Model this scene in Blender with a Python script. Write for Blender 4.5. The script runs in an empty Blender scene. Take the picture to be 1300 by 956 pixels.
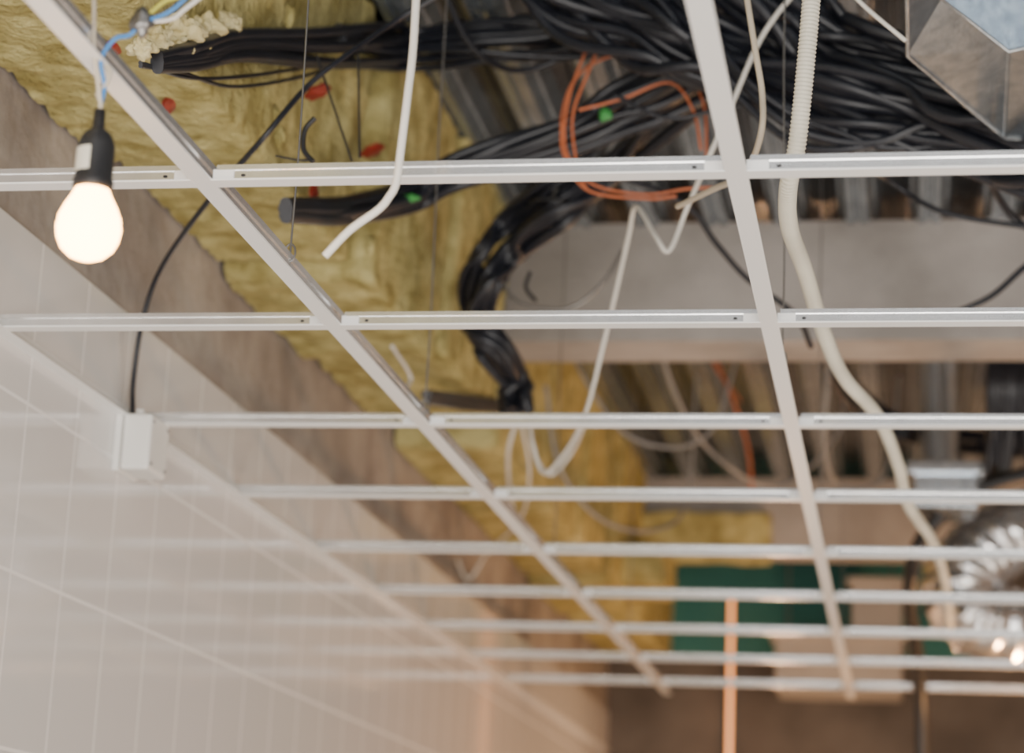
import bpy, bmesh, math, random
from mathutils import Vector, noise
random.seed(7)
# units: metres. Room: left tiled wall at x=-0.5, ceiling grid at z=2.5, steel deck at z=3.4
# ------------------------------------------------ camera
cam=bpy.data.cameras.new('camera');co=bpy.data.objects.new('camera',cam);bpy.context.collection.objects.link(co)
co.location=(.7797,-2.2808,1.6883);co.rotation_euler=[math.radians(a) for a in (105.114,-2.414,9.747)]
cam.sensor_width=36;cam.lens=2826/1300*36;cam.shift_y=-(478-433.5)/1300
cam.dof.use_dof=True;cam.dof.focus_distance=2.75;cam.dof.aperture_fstop=3.6
bpy.context.scene.camera=co
GZ=2.5
def W(s):
    """world points, millimetres 'x,y,z'; z is the height above the ceiling grid plane"""
    return [Vector((a/1000,b/1000,GZ+c/1000)) for a,b,c in (map(float,t.split(',')) for t in s.split())]
# ------------------------------------------------ materials
def mat(name,col,rough=.5,metal=0,var=0,scale=8,bump=0,col2=None,bscale=None,stretch=None,spec=.5,rvar=0):
    m=bpy.data.materials.new(name);m.use_nodes=True;nt=m.node_tree;b=nt.nodes['Principled BSDF']
    b.inputs['Base Color'].default_value=(*col,1);b.inputs['Roughness'].default_value=rough;b.inputs['Metallic'].default_value=metal
    b.inputs['Specular IOR Level'].default_value=spec
    tc=nt.nodes.new('ShaderNodeTexCoord');mp=nt.nodes.new('ShaderNodeMapping');nt.links.new(tc.outputs['Object'],mp.inputs[0])
    if stretch: mp.inputs['Scale'].default_value=stretch
    if col2 or var:
        n=nt.nodes.new('ShaderNodeTexNoise');n.inputs['Scale'].default_value=scale;n.inputs['Detail'].default_value=6
        nt.links.new(mp.outputs[0],n.inputs['Vector'])
        r=nt.nodes.new('ShaderNodeValToRGB');r.color_ramp.elements[0].position=.35;r.color_ramp.elements[1].position=.65
        c2=col2 if col2 else tuple(c*(1-var) for c in col)
        r.color_ramp.elements[0].color=(*c2,1);r.color_ramp.elements[1].color=(*col,1)
        nt.links.new(n.outputs['Fac'],r.inputs[0]);nt.links.new(r.outputs[0],b.inputs['Base Color'])
        if rvar:
            q=nt.nodes.new('ShaderNodeMath');q.operation='MULTIPLY_ADD';q.inputs[1].default_value=-rvar;q.inputs[2].default_value=rough+rvar*.6
            nt.links.new(n.outputs['Fac'],q.inputs[0]);nt.links.new(q.outputs[0],b.inputs['Roughness'])
    if bump:
        n2=nt.nodes.new('ShaderNodeTexNoise');n2.inputs['Scale'].default_value=bscale or scale*4;n2.inputs['Detail'].default_value=8
        nt.links.new(mp.outputs[0],n2.inputs['Vector'])
        bp=nt.nodes.new('ShaderNodeBump');bp.inputs['Strength'].default_value=bump;bp.inputs['Distance'].default_value=.01
        nt.links.new(n2.outputs['Fac'],bp.inputs['Height']);nt.links.new(bp.outputs[0],b.inputs['Normal'])
    return m
M={}
M['white']=mat('grid_white_paint',(.93,.93,.92),.25)
M['zinc']=mat('grid_zinc_web',(.92,.92,.92),.18,.8,var=.10,scale=20,stretch=(1,1,.2))
M['deck']=mat('galvanized_deck',(.43,.48,.53),.16,.72,col2=(.28,.32,.36),scale=14,bump=.03,rvar=.2)
M['deck_shade']=mat('galvanized_deck_flute_shade',(.13,.14,.15),.25,.75,col2=(.065,.065,.07),scale=10,bump=.03)  # same deck metal, with the shade inside the flutes put into its colour
M['plaster']=mat('raw_plaster',(.43,.385,.35),.9,col2=(.25,.215,.195),scale=5,bump=.6,bscale=30)
M['beam']=mat('painted_concrete',(.48,.445,.42),.8,col2=(.32,.295,.275),scale=4,bump=.5,bscale=25)
M['wool']=mat('mineral_wool',(.66,.59,.27),.95,col2=(.36,.30,.11),scale=16,bump=1.0,bscale=70,spec=.1)
M['foam']=mat('spray_foam',(.80,.72,.42),.8,col2=(.62,.52,.25),scale=25,bump=.6)
M['black']=mat('black_cable_sheath',(.016,.018,.026),.34,var=.3,scale=10)
M['blackm']=mat('black_plastic',(.02,.02,.022),.45)
M['whitec']=mat('white_cable_sheath',(.82,.79,.72),.45,var=.1)
M['tanc']=mat('cream_cable_sheath',(.60,.52,.40),.5,var=.15)
M['greyc']=mat('grey_cable_sheath',(.32,.31,.30),.5,var=.15)
M['conduit']=mat('corrugated_conduit_plastic',(.76,.72,.60),.5,var=.1)
M['orange']=mat('orange_sheath',(.60,.17,.07),.5,var=.2)
M['red']=mat('red_plastic',(.34,.03,.015),.5,var=.4,scale=60)
M['blue']=mat('blue_sheath',(.05,.25,.62),.45,var=.1)
M['yellow']=mat('yellowgreen_sheath',(.65,.62,.08),.45,var=.2)
M['green']=mat('green_tape',(.06,.36,.08),.5,var=.2)
M['duct']=mat('galvanized_sheet',(.62,.68,.73),.25,.95,col2=(.44,.50,.56),scale=40,bump=.05)
M['foil']=mat('aluminium_foil',(.92,.92,.93),.24,.95,var=.1,scale=20,bump=.35,bscale=9)
M['gyp']=mat('green_gypsum_board',(.05,.22,.20),.8,col2=(.035,.16,.15),scale=2)
M['brown']=mat('dark_masonry',(.15,.13,.115),.85,col2=(.08,.068,.06),scale=3,bump=.3)
M['beige']=mat('grey_duct_wrap',(.42,.39,.36),.5,var=.2,scale=3)
M['floor']=mat('concrete_floor',(.5,.49,.47),.8,col2=(.4,.39,.37),scale=2,bump=.2)
M['box']=mat('white_abs_plastic',(.84,.83,.80),.4,var=.03)
M['steel']=mat('steel_wire',(.25,.24,.23),.4,.8,var=.1)
def emis(name,col,s):
    m=bpy.data.materials.new(name);m.use_nodes=True;b=m.node_tree.nodes['Principled BSDF']
    b.inputs['Base Color'].default_value=(.9,.85,.75,1);b.inputs['Emission Color'].default_value=(*col,1);b.inputs['Emission Strength'].default_value=s
    return m
M['bulb']=emis('lit_frosted_glass',(1,.48,.13),30)
M['tube']=emis('glowing_streak',(1,.30,.06),2.4)  # glow of an orange light reflection, put into the material
def tilemat():
    m=bpy.data.materials.new('glossy_white_tile');m.use_nodes=True;nt=m.node_tree;b=nt.nodes['Principled BSDF']
    L=nt.links.new
    def N(t,**k):
        n=nt.nodes.new(t)
        for a,v in k.items(): setattr(n,a,v)
        return n
    tc=N('ShaderNodeTexCoord');sp=N('ShaderNodeSeparateXYZ');L(tc.outputs['Object'],sp.inputs[0])
    def joint(out,size,off):
        a=N('ShaderNodeMath',operation='ADD');a.inputs[1].default_value=off;L(out,a.inputs[0])
        d=N('ShaderNodeMath',operation='DIVIDE');d.inputs[1].default_value=size;L(a.outputs[0],d.inputs[0])
        f=N('ShaderNodeMath',operation='FRACT');L(d.outputs[0],f.inputs[0])
        s=N('ShaderNodeMath',operation='SUBTRACT');s.inputs[1].default_value=.5;L(f.outputs[0],s.inputs[0])
        ab=N('ShaderNodeMath',operation='ABSOLUTE');L(s.outputs[0],ab.inputs[0])
        g=N('ShaderNodeMath',operation='GREATER_THAN');g.inputs[1].default_value=.5-.0028/size;L(ab.outputs[0],g.inputs[0])
        return g.outputs[0]
    mx=N('ShaderNodeMath',operation='MAXIMUM');L(joint(sp.outputs['Y'],.2,.05),mx.inputs[0]);L(joint(sp.outputs['Z'],.25,-.177),mx.inputs[1])
    c=N('ShaderNodeMixRGB');c.inputs[1].default_value=(.79,.77,.755,1);c.inputs[2].default_value=(.93,.92,.91,1);L(mx.outputs[0],c.inputs[0])
    L(c.outputs[0],b.inputs['Base Color'])
    r=N('ShaderNodeMath',operation='MULTIPLY_ADD');r.inputs[1].default_value=.5;r.inputs[2].default_value=.07;L(mx.outputs[0],r.inputs[0]);L(r.outputs[0],b.inputs['Roughness'])
    bp=N('ShaderNodeBump');bp.invert=True;bp.inputs['Strength'].default_value=.5;bp.inputs['Distance'].default_value=.002;L(mx.outputs[0],bp.inputs['Height']);L(bp.outputs[0],b.inputs['Normal'])
    return m
M['tile']=tilemat()
# ------------------------------------------------ helpers
def link(o,parent=None):
    bpy.context.collection.objects.link(o)
    if parent: o.parent=parent
    return o
def empty(n,loc=(0,0,0)):
    e=bpy.data.objects.new(n,None);e.empty_display_size=.05;return link(e)
def meshobj(n,vs,fs,m,parent=None,smooth=False):
    me=bpy.data.meshes.new(n);me.from_pydata([tuple(v) for v in vs],[],fs)
    bm=bmesh.new();bm.from_mesh(me);bmesh.ops.recalc_face_normals(bm,faces=bm.faces);bm.to_mesh(me);bm.free()
    me.materials.append(m)
    if smooth:
        for p in me.polygons:p.use_smooth=True
    return link(bpy.data.objects.new(n,me),parent)
def box(n,a,b,m,parent=None,bevel=0):
    x0,y0,z0=a;x1,y1,z1=b
    vs=[(x0,y0,z0),(x1,y0,z0),(x1,y1,z0),(x0,y1,z0),(x0,y0,z1),(x1,y0,z1),(x1,y1,z1),(x0,y1,z1)]
    o=meshobj(n,vs,[(0,1,2,3),(4,5,6,7),(0,1,5,4),(1,2,6,5),(2,3,7,6),(3,0,4,7)],m,parent)
    if bevel:
        md=o.modifiers.new('b','BEVEL');md.width=bevel;md.segments=3
    return o
def extrude(n,prof,axis,a,b,m,parent=None,off=(0,0,0)):
    vs=[]
    for t in (a,b):
        for p,z in prof:
            vs.append((p+off[0],t,z+off[2]) if axis=='y' else (t,p+off[1],z+off[2]))
    k=len(prof);fs=[(i,(i+1)%k,k+(i+1)%k,k+i) for i in range(k)]
    fs+=[tuple(range(k)),tuple(range(k,2*k))]
    return meshobj(n,vs,fs,m,parent)
def lathe(n,prof,m,parent=None,loc=(0,0,0),seg=40):
    vs=[];fs=[]
    for r,z in prof:
        for i in range(seg):
            a=2*math.pi*i/seg;vs.append((loc[0]+r*math.cos(a),loc[1]+r*math.sin(a),loc[2]+z))
    for j in range(len(prof)-1):
        for i in range(seg):
            fs.append((j*seg+i,j*seg+(i+1)%seg,(j+1)*seg+(i+1)%seg,(j+1)*seg+i))
    return meshobj(n,vs,fs,m,parent,True)
def catmull(P,n=8):
    P=[Vector(p) for p in P];Q=[P[0]*2-P[1]]+P+[P[-1]*2-P[-2]];out=[]
    for i in range(1,len(Q)-2):
        a,b,c,d=Q[i-1:i+3]
        for k in range(n):
            t=k/n
            out.append(.5*((2*b)+(c-a)*t+(2*a-5*b+4*c-d)*t*t+(3*b-a-3*c+d)*t**3))
    out.append(Q[-2]);return out
def tube(n,paths,r,m,parent=None,res=3,smooth=8):
    cu=bpy.data.curves.new(n,'CURVE');cu.dimensions='3D';cu.bevel_depth=1.0;cu.bevel_resolution=res;cu.use_fill_caps=True
    for i,P in enumerate(paths):
        P=catmull(P,smooth) if smooth else P
        rr=r[i] if isinstance(r,(list,tuple)) else r
        sp=cu.splines.new('POLY');sp.points.add(len(P)-1)
        for q,p in zip(sp.points,P): q.co=(*p,1);q.radius=rr
    cu.materials.append(m)
    return link(bpy.data.objects.new(n,cu),parent)
def bundle(n,P,count,spread,r,parent=None,minx=-.195,wander=1.0):
    P=catmull(P,6);paths=[];rs=[]
    for k in range(count):
        a=random.uniform(0,2*math.pi);d=math.sqrt(random.random());s=random.uniform(0,99);out=[]
        for i,p in enumerate(P):
            t=P[min(i+1,len(P)-1)]-P[max(i-1,0)];t.normalize()
            u=t.cross(Vector((0,0,1)));u.normalize();w=u.cross(t)
            aa=a+.9*wander*noise.noise(Vector((i*.09,s,0)));dd=d+.35*wander*noise.noise(Vector((i*.12,s,5)))
            sc=spread if not callable(spread) else spread(i/(len(P)-1))
            q=p+(u*math.cos(aa)+w*math.sin(aa))*dd*sc
            if q.x<minx:q.x=minx
            if q.z>3.385:q.z=3.385-random.random()*.01
            out.append(q)
        paths.append(out);rs.append(r*random.uniform(.65,1.15))
    return tube(n,paths,rs,M['black'],parent,smooth=0)
def blob(n,c,s,m,parent=None,seed=0,amp=.35,sub=4):
    bm=bmesh.new();bmesh.ops.create_icosphere(bm,subdivisions=sub,radius=1)
    for v in bm.verts:
        d=1+amp*noise.fractal(v.co*1.6+Vector((seed,0,0)),1,2,4);v.co=Vector((v.co.x*s[0]*d+c[0],v.co.y*s[1]*d+c[1],v.co.z*s[2]*d+c[2]))
    me=bpy.data.meshes.new(n);bm.to_mesh(me);bm.free();me.materials.append(m)
    for p in me.polygons:p.use_smooth=True
    return link(bpy.data.objects.new(n,me),parent)
# ------------------------------------------------ room shell
WX=-.50
box('floor',(WX-.2,-4.5,-.1),(3.2,7.6,0),M['floor'])
box('wall_left',(WX-.2,-4.5,0),(WX-.008,7.6,3.6),M['plaster'])
box('wall_left_tiles',(WX-.008,-4.5,0),(WX,7.4,2.675),M['tile'])
box('wall_far',(WX-.2,7.4,0),(3.2,7.6,3.6),M['brown'])
box('wall_far_green_panel',(-.25,7.37,2.92),(1.05,7.4,3.4),M['gyp'])
box('wall_right',(3.2,-4.5,0),(3.4,7.6,3.6),M['plaster'])
# trapezoidal steel decking
prof=[];x=WX-.05;Z0=3.4
while x<3.3:
    prof+=[(x,Z0),(x+.018,Z0),(x+.022,Z0+.009),(x+.030,Z0+.009),(x+.034,Z0),(x+.052,Z0),
           (x+.064,Z0+.028),(x+.070,Z0+.031),(x+.082,Z0+.075),(x+.102,Z0+.075),(x+.106,Z0+.068),(x+.116,Z0+.068),(x+.120,Z0+.075),(x+.140,Z0+.075),(x+.152,Z0+.031),(x+.158,Z0+.028)];x+=.17
top=[(p[0],Z0+.12) for p in (prof[-1],prof[0])]
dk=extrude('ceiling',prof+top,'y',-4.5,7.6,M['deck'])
dk.data.materials.append(M['deck_shade'])
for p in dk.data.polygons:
    if p.center.z>Z0+.06: p.material_index=1  # upper flute faces take the painted-shade copy
box('concrete_beam',(WX,2.9,3.11),(3.2,3.1,3.41),M['beam'])
box('concrete_beam.001',(WX,5.95,3.13),(3.2,6.15,3.41),M['beam'])
# ------------------------------------------------ insulation
def wool(n,y0,y1,parent,seed,zb=2.895,xr=-.235):
    cs=[]
    for i in range(15): cs.append((WX+ (xr-WX)*i/14, zb))
    for i in range(1,26): cs.append((xr+.03*i/25, zb+(3.4-zb)*i/25))
    ny=int((y1-y0)/.012);vs=[];fs=[];k=len(cs)
    for j in range(ny+1):
        y=y0+(y1-y0)*j/ny
        for i,(px,pz) in enumerate(cs):
            v=Vector((px,y,pz))
            d=.006*noise.fractal(v*5+Vector((seed,0,0)),1,2,4)+.007*noise.fractal(v*32,1,2,3)
            e=min(1,(min(j,ny-j))/1.5);d-=(1-e)*.02
            g=.007*noise.fractal(Vector((seed,y*22,0)),1,2,6) if i<3 else 0
            if i<14: vs.append((px,y,pz-d+g))
            else: vs.append((px+d,y,pz-(d if i<17 else 0)))
    for j in range(ny):
        for i in range(k-1):
            fs.append((j*k+i,j*k+i+1,(j+1)*k+i+1,(j+1)*k+i))
    for j in (0,ny):
        c=len(vs);vs.append((WX,y0 if j==0 else y1,3.4));fs.append(tuple(range(j*k,j*k+k))+(c,))
    return meshobj(n,vs,fs,M['wool'],parent,True)
ins=empty('mineral_wool_insulation')
ys=[-1.6,-.45,.28,.98,1.62,2.25,2.89]
dx=[0,.0,.012,-.016,.02,.035];dz=[0,.010,-.022,.012,-.012,.012]
for i in range(len(ys)-1):
    wool('board_%d'%i,ys[i],ys[i+1]-.014,ins,i*3.1,2.895+dz[i],-.235+dx[i])
ys=[3.11,3.8,4.5,5.2,5.94]
for i in range(len(ys)-1):
    wool('board_far_%d'%i,ys[i],ys[i+1]-.012,ins,i*5.1+40,2.90+random.uniform(-.02,.02),-.22+random.uniform(-.02,.03))
wool('board_end',6.16,7.36,ins,77)
def slab(n,a,b,seed,parent):
    bm=bmesh.new();bmesh.ops.create_cube(bm,size=1);bmesh.ops.subdivide_edges(bm,edges=bm.edges[:],cuts=14,use_grid_fill=True)
    for v in bm.verts:
        p=Vector([(a[i]+b[i])/2+v.co[i]*(b[i]-a[i]) for i in range(3)])
        q=noise.noise_vector(p*9+Vector((seed,0,0)));v.co=p+q*.014
    me=bpy.data.meshes.new(n);bm.to_mesh(me);bm.free();me.materials.append(M['wool'])
    for p in me.polygons:p.use_smooth=True
    return link(bpy.data.objects.new(n,me),parent)
slab('batt_beam',(-.22,5.86,3.08),(.28,5.95,3.26),3,ins)
slab('batt_corner',(-.25,5.45,2.92),(-.06,5.84,3.06),8,ins)
for k in range(26):
    y=random.choice([.28,.98,1.62,2.25,-.45])+random.uniform(-.02,.02)
    blob('tuft_%d'%k,(random.uniform(-.225,-.21),y,random.uniform(2.90,3.37)),(.008,.012,.02),M['wool'],ins,k,.6,3)
for k,(p,s) in enumerate(zip(W("-205,363,329 -205,457,386 -205,555,431 -205,651,478 -205,307,298 -205,440,356 -205,512,396"),(.022,.026,.024,.02,.016,.018,.018))):
    blob('spray_foam_lump_%d'%k,p,(s,s*1.2,s*.8),M['foam'],ins,k,.6,4)
wi=[0]
def washer(p,nrm,s=1):
    wi[0]+=1
    z=Vector(nrm);q=z.to_track_quat('Z','Y').to_matrix().to_4x4();q.translation=Vector(p)
    vs=[(0,0,.004)];k=24
    for ring,(rad,h) in enumerate([(.006,.004),(.022*s,.001),(.022*s,-.004)]):
        for i in range(k):
            a=2*math.pi*i/k;rr=rad*(1+.12*math.sin(6*a));vs.append((rr*math.cos(a),rr*math.sin(a),h))
    fs=[(0,1+i,1+(i+1)%k) for i in range(k)]
    for r_ in range(2):
        for i in range(k): fs.append((1+r_*k+i,1+r_*k+(i+1)%k,1+(r_+1)*k+(i+1)%k,1+(r_+1)*k+i))
    meshobj('fixing_plate_%d'%wi[0],[q@Vector(v) for v in vs],fs,M['red'],ins)
washer((-.200,1.135,3.064),(.45,0,-.89));washer((-.200,1.532,3.104),(.45,0,-.89))
washer((-.208,1.187,2.903),(1,0,0));washer((-.294,.683,2.870),(.8,0,-.6),.9);washer((-.308,.471,2.870),(.8,0,-.6),.9)
# ------------------------------------------------ suspended grid
grid=empty('suspended_ceiling_grid')
HW=.012
def runner(n,x,y0,y1):
    extrude(n+'_face',[(-HW,0),(HW,0),(HW,.0025),(-HW,.0025)],'y',y0,y1,M['white'],grid,(x,0,GZ))
    extrude(n+'_web',[(-.0012,.0025),(.0012,.0025),(.0012,.022),(.0035,.022),(.0035,.030),(-.0035,.030),(-.0035,.022),(-.0012,.022)],'y',y0,y1,M['zinc'],grid,(x,0,GZ))
def tee(n,y,x0,x1):
    extrude(n+'_face',[(-HW,0),(HW,0),(HW,.002),(-HW,.002)],'x',x0,x1,M['white'],grid,(0,y,GZ-.0003))
    extrude(n+'_web',[(-.0012,.0022),(.0012,.0022),(.0012,.0155),(.0035,.0155),(.0035,.0215),(-.0035,.0215),(-.0035,.0155),(-.0012,.0155)],'x',x0+.004,x1-.004,M['zinc'],grid,(0,y,GZ-.0003))
    for k,xx in enumerate((x0+.035,x1-.035)):
        if x0<-.4 and k==0: continue
        meshobj(n+'_slot_%d'%k,[(xx+.0028*math.cos(a),y-.0019,GZ+.009+.0017*math.sin(a)) for a in [i*math.pi/6 for i in range(12)]],[tuple(range(12))],M['blackm'],grid)
        cx=x0+.012 if k==0 else x1-.012
        box(n+'_clip_%d'%k,(cx-.012,y-.003,GZ+.002),(cx+.012,y-.001,GZ+.016),M['white'],grid)
xs=[0,.6,1.2,1.8,2.4]
for i,x in enumerate(xs): runner('runner_%d'%i,x,-1.8,5.1)
for n in range(-3,9):
    e=[WX]+xs+[3.0]
    for i in range(len(e)-1):
        tee('tee_%d_%d'%(n+3,i),.6*n,e[i]+(0 if i==0 else HW*.9),e[i+1]-HW*.9)
extrude('wall_angle',[(0,0),(.022,0),(.022,.0018),(.0018,.0018),(.0018,.024),(0,.024)],'y',-4.4,7.35,M['white'],grid,(WX,0,GZ-.0025))
for x,yy in [(0,.36),(0,1.2),(0,2.6),(0,4.0),(.6,.9),(.6,2.35),(.6,4.0),(0,-.8),(.6,-.7)]:
    h=empty('hanger_wire')
    tube('wire',[[(x,yy,2.51),(x+.002,yy,2.7),(x-.002,yy+.005,3.0),(x,yy,3.2),(x,yy,3.42)]],.0014,M['steel'],h)
    loop=[(x+.007*math.cos(a),yy,2.532+.012*math.sin(a)) for a in [i*math.pi/5 for i in range(11)]]
    tube('hook',[loop],.0014,M['steel'],h)
# ------------------------------------------------ cables
blk=empty('black_cable_bundle')
bundle('strands_a',W("-205,340,294 -205,490,368 -205,695,468 -205,1116,639 -189,1600,849 -35,1600,861 117,1600,868 253,1600,892 386,1600,969"),14,lambda t:.010+.06*t,.0085,blk)
bundle('strands_a2',W("-205,1214,680 -187,1600,822 -34,1600,833 118,1600,848 253,1600,892 386,1600,969"),6,.04,.009,blk)
bundle('strands_b',W("126,1350,910 243,1350,814 371,1350,750 511,1350,679 689,1300,596 820,1300,558 972,1250,494 1116,1200,425"),32,.070,.0125,blk,wander=1.8)
bundle('strands_b2',W("387,1300,877 581,1300,752 662,1300,676 821,1300,622 1040,1300,553"),16,.06,.012,blk,wander=1.8)
bundle('strands_b3',W("304,1300,880 403,1300,772 481,1300,652 583,1300,563 715,1300,525 846,1300,536 1038,1300,483"),5,.03,.009,blk,wander=2)
bundle('strands_c',W("-205,979,300 -205,1337,421 -141,1600,536 -52,1600,585 52,1600,619 185,1600,664 273,1600,717 404,1600,784 506,1600,837"),13,lambda t:.016+.05*t,.0115,blk)
bundle('strands_d',W("454,1700,864 393,1720,817 294,1800,778 189,1900,718 80,1900,627 -15,2000,586 -69,2000,502 -102,2100,447 -65,2100,379 -39,2200,337 -22,2200,261"),15,lambda t:.055-.027*t,.0115,blk)
bundle('strands_e',W("-205,2078,269 -205,2525,366 -192,3000,472"),4,.015,.010,blk)
bundle('strands_f',W("500,3300,880 560,3600,800 640,4000,760 760,4200,700 900,4100,640 1100,4000,600"),7,.03,.011,blk,wander=2)
for i,c in enumerate(W("-102,2100,451 -45,2200,350 80,1900,627")):
    tube('tie_%d'%i,[[c+Vector((.04*math.cos(a),.04*math.sin(a),.01*math.sin(a))) for a in [k*math.pi/6 for k in range(13)]]],.003,M['blackm'],blk)
sb=empty('black_power_cable')
def single(n,s,r,m,parent): return tube(n,[W(s)],r,M[m],parent)
single('junction_feed',"-487,1170,-34 -488,1160,17 -480,1130,64 -463,1100,150 -420,1050,229 -290,869,278 -171,741,329 -114,773,428 -64,805,492 -16,900,586 82,900,647",.0045,'black',sb)
single('loose_1',"-205,306,278 -205,532,347 -205,903,507 -205,1270,681 -190,1600,866 -37,1600,885",.003,'black',sb)
single('loose_2',"-205,307,274 -205,465,329 -205,711,406 -205,1127,597 -183,1400,757",.003,'black',sb)
single('loose_3',"636,1300,562 687,1400,534 753,1600,552 850,1600,490 1029,1600,455",.005,'black',sb)
single('loose_4',"1056,1800,492 998,1800,447 939,1800,393 874,1800,360",.006,'black',sb)
single('loose_5',"275,1500,533 381,1600,513 431,1700,468 484,1800,428 569,1900,386 595,2000,350",.006,'black',sb)
single('loose_6',"-36,2000,494 7,2000,443 105,2000,431 175,2000,483 213,2000,553",.004,'steel',sb)
single('loose_7',"898,1300,556 899,1350,518 933,1500,499 975,1600,474 1029,1600,443",.007,'black',sb)
single('loose_8',"270,1400,653 370,1400,606 508,1400,625 646,1400,571 781,1400,568 1005,1400,477",.004,'black',sb)
single('loose_9',"-57,1400,878 -13,1500,794 60,1600,786 179,1600,830 280,1500,864",.006,'black',sb)
gc=empty('grey_cable')
single('sag_1',"-180,3500,880 -60,3500,640 60,3600,520 240,3700,560 330,3800,880",.005,'greyc',gc)
single('sag_2',"120,3400,890 140,3600,700 230,3900,560 400,4200,520 560,4400,700 600,4500,890",.006,'greyc',gc)
single('sag_3',"-150,3300,600 -120,3400,400 -30,3600,300 80,3900,330 140,4200,480 150,4300,880",.005,'greyc',gc)
single('sag_4',"560,3400,880 575,3500,700 560,3700,520 600,4000,480 720,4200,560 760,4300,880",.005,'greyc',gc)
zp=empty('black_zip_tie')
single('strip_1',"-71,900,531 -64,900,438 -58,900,359",.0018,'blackm',zp)
single('strip_2',"-139,900,533 -103,900,439 -70,900,353",.0018,'blackm',zp)
single('strip_3',"-77,700,349 -91,700,330 -91,700,300 -75,700,280",.004,'blackm',zp)
single('strip_4',"-133,700,291 -100,700,284 -75,700,283",.0015,'blackm',zp)
single('strip_5',"43,1900,479 36,1900,446 57,1900,418",.004,'blackm',zp)
oc=empty('orange_wire_coil')
tube('loops',[W(s) for s in (
 "174,1500,550 160,1500,649 189,1500,734 268,1500,773 370,1500,752 419,1500,674 427,1500,568",
 "200,1450,531 188,1450,630 212,1450,713 238,1450,781",
 "170,1450,622 184,1450,554 233,1450,501 325,1450,482 395,1450,491 444,1450,493",
 "168,1450,612 175,1450,560 220,1450,492 325,1450,474 380,1450,478",
 "199,1450,645 278,1450,665 362,1450,694 406,1450,640 422,1450,564",
 "210,1450,767 180,1450,668 178,1450,569 219,1450,494")],.0027,M['orange'],oc)
ow=empty('orange_wire')
single('strand_a',"212,4000,890 248,4000,822 296,4000,704 317,4200,632 317,4400,542",.005,'orange',ow)
single('strand_b',"235,4000,890 225,4000,846 307,4000,728",.004,'orange',ow)
tape=empty('green_tape_flag')
blob('tape_a',(.240,1.5,3.155),(.012,.012,.014),M['green'],tape,1,.4,3);blob('tape_b',(-.129,1.55,3.016),(.018,.012,.007),M['green'],tape,2,.4,3)
wc=empty('white_cable')
single('hanging_end',"262,-100,600 260,-100,350 257,-100,227 257,-100,199 257,-100,116 254,-100,62 250,-100,-1 247,-100,-38 240,-100,-54 229,-100,-68 200,-100,-90 174,-100,-119",.0043,'whitec',wc)
single('upper_run',"599,1200,750 567,1200,709 535,1200,653 497,1200,555 459,1200,458 414,1300,403 386,1300,329 362,1300,355 315,1400,443 290,1500,420 257,1600,347 222,1700,270 181,1800,173 115,2000,140 53,2100,113 26,2100,179",.0042,'whitec',wc)
single('cream_run',"548,600,640 553,600,544 575,600,400 586,600,330 585,600,272 556,700,251 503,800,263 441,900,271",.0045,'tanc',wc)
single('corner_run',"681,700,549 726,700,498 781,700,446",.003,'whitec',wc)
single('drop_1',"-99,2600,338 -132,2700,277 -205,3185,260 -205,3383,195",.005,'whitec',wc)
single('drop_2',"-67,2600,329 -50,2600,255 -12,2600,215 36,2600,274 94,2400,300",.005,'whitec',wc)
single('drop_3',"-90,2600,347 -97,2800,261 -203,3300,242 -396,3900,263 -470,4000,198 -485,3900,235",.004,'whitec',wc)
single('drop_4',"-205,1797,298 -204,1970,277 -205,1833,212",.004,'whitec',wc)
cd=empty('corrugated_conduit')
P=catmull(W("669,300,480 669,300,399 661,300,272 649,320,156 636,360,108 631,500,103 640,750,120 656,1000,103 680,1300,106 731,1600,111 764,1950,101 783,2300,94 839,2750,93 873,3300,94 898,4050,83"),60)
cu=bpy.data.curves.new('hose','CURVE');cu.dimensions='3D';cu.bevel_depth=1;cu.bevel_resolution=4
L=[0]
for a,b in zip(P,P[1:]):L.append(L[-1]+(b-a).length)
st=.0013;n=int(L[-1]/st);sp=cu.splines.new('POLY');sp.points.add(n-1);j=0
for i in range(n):
    s=i*st
    while L[j+1]<s:j+=1
    q=P[j].lerp(P[j+1],(s-L[j])/max(1e-9,L[j+1]-L[j]));sp.points[i].co=(*q,1);sp.points[i].radius=.0112+.0008*math.sin(i*2*math.pi/4)
cu.materials.append(M['conduit']);link(bpy.data.objects.new('hose',cu),cd)
# ------------------------------------------------ light bulb
lb=empty('light_bulb')
bc=Vector((.008,-.35,2.331))
prof=[(.0001,-.031),(.008,-.030),(.017,-.0265),(.025,-.019),(.0295,-.009),(.031,.001),(.0295,.012),(.025,.023),(.0195,.033),(.0155,.042),(.0145,.05)]
lathe('glass',prof,M['bulb'],lb,bc)
so=[(.0145,.040),(.0185,.040),(.0195,.043),(.0195,.050),(.0180,.052),(.0180,.084),(.0172,.088),(.0150,.094),(.0125,.098),(.0085,.101),(.006,.104),(.0055,.122),(.001,.122)]
lathe('socket',so,M['blackm'],lb,bc)
vs=[]
for h in (.056,.080):
    for i in range(9):
        a=math.radians(195+i*10);vs.append(bc+Vector((.0184*math.cos(a),.0184*math.sin(a),h)))
meshobj('label',vs,[(i,i+1,10+i,9+i) for i in range(8)],M['conduit'],lb)
t=bc+Vector((0,0,.118))
tube('hook',[[t,t+Vector((0,0,.012)),t+Vector((-.004,0,.022)),t+Vector((.004,0,.032)),t+Vector((.006,0,.045)),t+Vector((-.002,0,.055))]],.0022,M['tanc'],lb)
up_=[t+Vector((0,0,.01)),t+Vector((.002,0,.03))]
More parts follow.
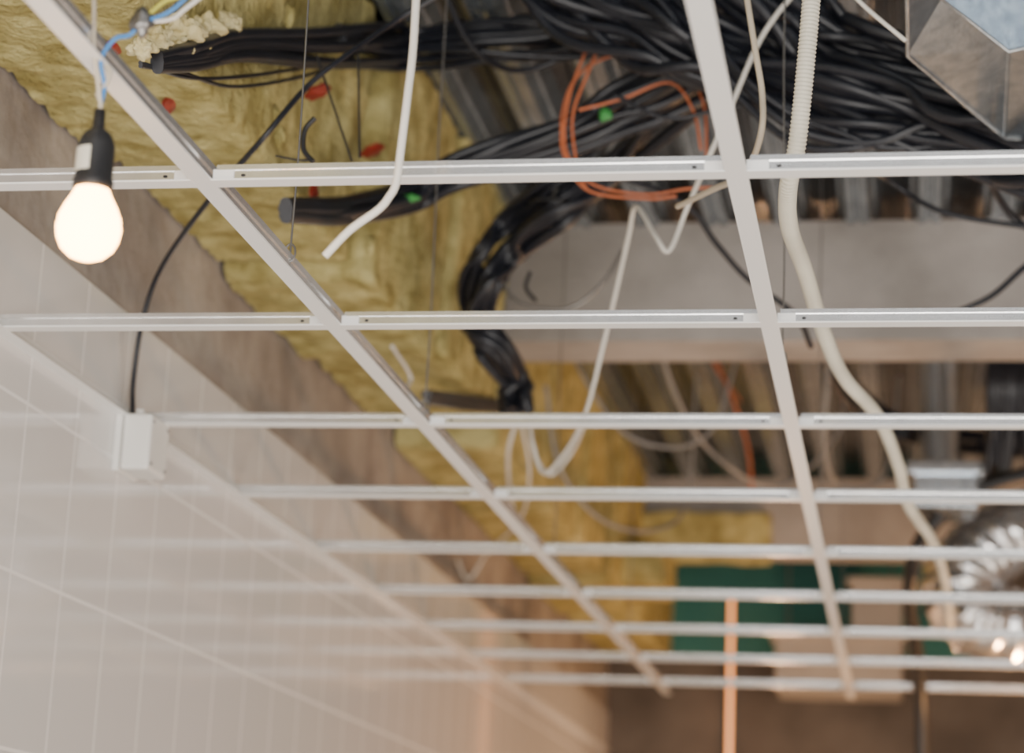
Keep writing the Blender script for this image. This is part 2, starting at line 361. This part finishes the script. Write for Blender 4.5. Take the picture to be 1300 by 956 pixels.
tube('blue_wire',[up_+W("8,-360,2 20,-360,23 35,-360,27 46,-360,40"),W("46,-360,40 73,-360,50 99,-360,74 137,-360,110")],.0022,M['blue'],lb)
tube('neutral_wire',[up_[:1]+W("4,-370,10 2,-376,52 -3,-380,106")],.0022,M['tanc'],lb)
tube('yellow_wire',[W("46,-360,40 66,-360,60 92,-360,70 129,-360,102")],.002,M['yellow'],lb)
tube('white_wire',[W("46,-360,40 73,-352,46 89,-350,60 157,-350,114")],.0022,M['whitec'],lb)
blob('tape_knot',W("46,-360,40")[0],(.010,.008,.014),M['steel'],lb,4,.5,3)
# ------------------------------------------------ junction box on wall
jb=empty('junction_box')
jy=1.165;jz=2.455
box('base',(WX,jy-.05,jz-.05),(WX+.012,jy+.05,jz+.05),M['box'],jb,.003)
box('lid',(WX+.013,jy-.047,jz-.047),(WX+.062,jy+.047,jz+.047),M['box'],jb,.006)
for dy,dz_ in ((-.035,-.035),(.035,.035),(-.035,.035),(.035,-.035)):
    tube('screw',[[(WX+.062,jy+dy,jz+dz_),(WX+.0635,jy+dy,jz+dz_)]],.003,M['steel'],jb,smooth=0)
tube('gland',[[(WX+.025,jy-.002,jz+.045),(WX+.025,jy-.002,jz+.062)]],.008,M['box'],jb,smooth=0)
# ------------------------------------------------ galvanised duct top right
gd=empty('galvanized_duct')
low=W("782,434,480 784,835,480 938,1193,480 1120,1229,480")
up=W("782,518,520 832,724,520 934,926,520 1088,848,520")
back=[p+Vector((0,0,.25)) for p in low]
upb=[p+Vector((0,0,.22)) for p in up]
q3=[(0,1,5,4),(1,2,6,5),(2,3,7,6)]
meshobj('bottom_panel',low+up,q3,M['duct'],gd)
meshobj('front_panel',up+upb,q3,M['duct'],gd)
meshobj('back_panel',low+back,q3,M['duct'],gd)
meshobj('top_panel',back+upb,q3,M['duct'],gd)
tube('flange',[low],.004,M['duct'],gd,smooth=0);tube('seam',[up],.003,M['duct'],gd,smooth=0);tube('corner_seam',[[low[2],up[2]]],.003,M['duct'],gd,smooth=0)
for p in (back[1],back[2]):
    tube('strap',[[p+Vector((.02,-.02,-.02)),Vector((p.x+.02,p.y-.02,3.42))]],.003,M['steel'],gd,smooth=0)
# ------------------------------------------------ far duct work
fd=empty('flexible_foil_duct')
P=catmull(W("1500,4520,545 1240,4430,475 1040,4350,385 940,4290,255 985,4290,150 1200,4340,124 1464,4420,126"),22)
vs=[];fs=[];k=48
for i,p in enumerate(P):
    t=(P[min(i+1,len(P)-1)]-P[max(0,i-1)]).normalized();u=t.cross(Vector((0,1,0))).normalized();w=u.cross(t)
    for j in range(k):
        a=2*math.pi*j/k;rr=.114*(1+.05*math.sin(i*1.1)+.09*noise.noise(Vector((i*.35,2.5*math.cos(a),2.5*math.sin(a)))))
        vs.append(p+(u*math.cos(a)+w*math.sin(a))*rr)
for i in range(len(P)-1):
    for j in range(k): fs.append((i*k+j,i*k+(j+1)%k,(i+1)*k+(j+1)%k,(i+1)*k+j))
meshobj('sleeve',vs,fs,M['foil'],fd,True)
tube('strap',[[(1.15,4.4,2.98),(1.15,4.4,3.42)]],.004,M['steel'],fd,smooth=0)
hs=empty('black_flexible_hose')
single('hose',"1213,4000,546 1105,4000,516 974,4000,472 876,4000,397 806,4050,304 788,4200,193 806,4500,90 820,4700,-60 825,4750,-400",.022,'blackm',hs)
single('hose_thin',"1168,4000,434 1017,4000,410 919,4000,342 885,4000,230 938,4000,120",.007,'blackm',hs)
sd=empty('ventilation_transition_box')
box('body',(.80,3.85,2.895),(.972,4.10,2.996),M['duct'],sd,.004)
box('collar',(.78,3.83,2.986),(.992,4.12,3.018),M['duct'],sd,.003)
lathe('neck',[(.065,0),(.065,.04),(.058,.05),(.058,.414)],M['foil'],sd,(.87,3.98,3.016))
vc=empty('black_riser_cables')
for k in range(16):
    x=random.uniform(.985,1.15);u=lambda s:random.uniform(-s,s)
    tube('riser_%d'%k,[[(x,3.6,3.42),(x+u(.01),3.6,3.3),(x+u(.012),3.6,3.15),(x+u(.03),3.7,random.uniform(2.95,3.05))]],random.uniform(.008,.016),M['black'],vc)
bd=empty('ventilation_plenum_duct')
box('plenum',(.264,6.6,2.70),(.76,7.0,2.919),M['beige'],bd,.01)
box('flange',(.244,6.57,2.895),(.78,7.02,2.919),M['beige'],bd,.004)
box('branch',(.563,6.62,2.91),(.76,6.81,3.148),M['beige'],bd,.006)
box('branch_cap',(.545,6.60,3.12),(.778,6.83,3.15),M['beige'],bd,.006)
for sx in (.30,.72):
    tube('strap',[[(sx,6.9,2.9),(sx,6.9,3.42)]],.004,M['steel'],bd,smooth=0)
tl=empty('vertical_light_streak')  # stands in for an orange reflection streak; the lamp form is made up
tube('tube',[[(.032,7.32,1.4),(.032,7.32,3.18)]],.009,M['tube'],tl,smooth=0)
box('streak_backing',(.022,7.330,1.38),(.042,7.372,3.2),M['beige'],tl,.003)
# ------------------------------------------------ lights
def area(n,loc,rot,sx,sy,p,c):
    l=bpy.data.lights.new(n,'AREA');l.shape='RECTANGLE';l.size=sx;l.size_y=sy;l.energy=p;l.color=c
    o=bpy.data.objects.new(n,l);o.location=loc;o.rotation_euler=[math.radians(v) for v in rot];link(o)
area('rear_fill_light',(1.3,-4.2,1.3),(100,0,0),3.2,2.0,265,(1,.955,.90))  # unseen panel behind the camera, added for assumed daylight; there is no window
area('up_fill_light',(1.9,1.5,.4),(180,0,0),1.6,3.0,50,(1,.90,.78))  # unseen fill panel near the floor, added to light the ceiling from below
def pt(n,loc,p,c,r=.05):
    l=bpy.data.lights.new(n,'POINT');l.energy=p;l.color=c;l.shadow_soft_size=r;o=bpy.data.objects.new(n,l);o.location=loc;link(o)
pt('assumed_warm_light',(1.5,4.5,1.9),72,(1,.52,.22))  # assumed warm source out of view, added as a bare point light
pt('warm_fill_far',(.3,6.3,2.1),16,(1,.58,.30))  # unseen point light without a body, added to brighten the far wall
w=bpy.data.worlds.new('world');bpy.context.scene.world=w;w.use_nodes=True;w.node_tree.nodes['Background'].inputs[0].default_value=(1,.95,.89,1);w.node_tree.nodes['Background'].inputs[1].default_value=.85
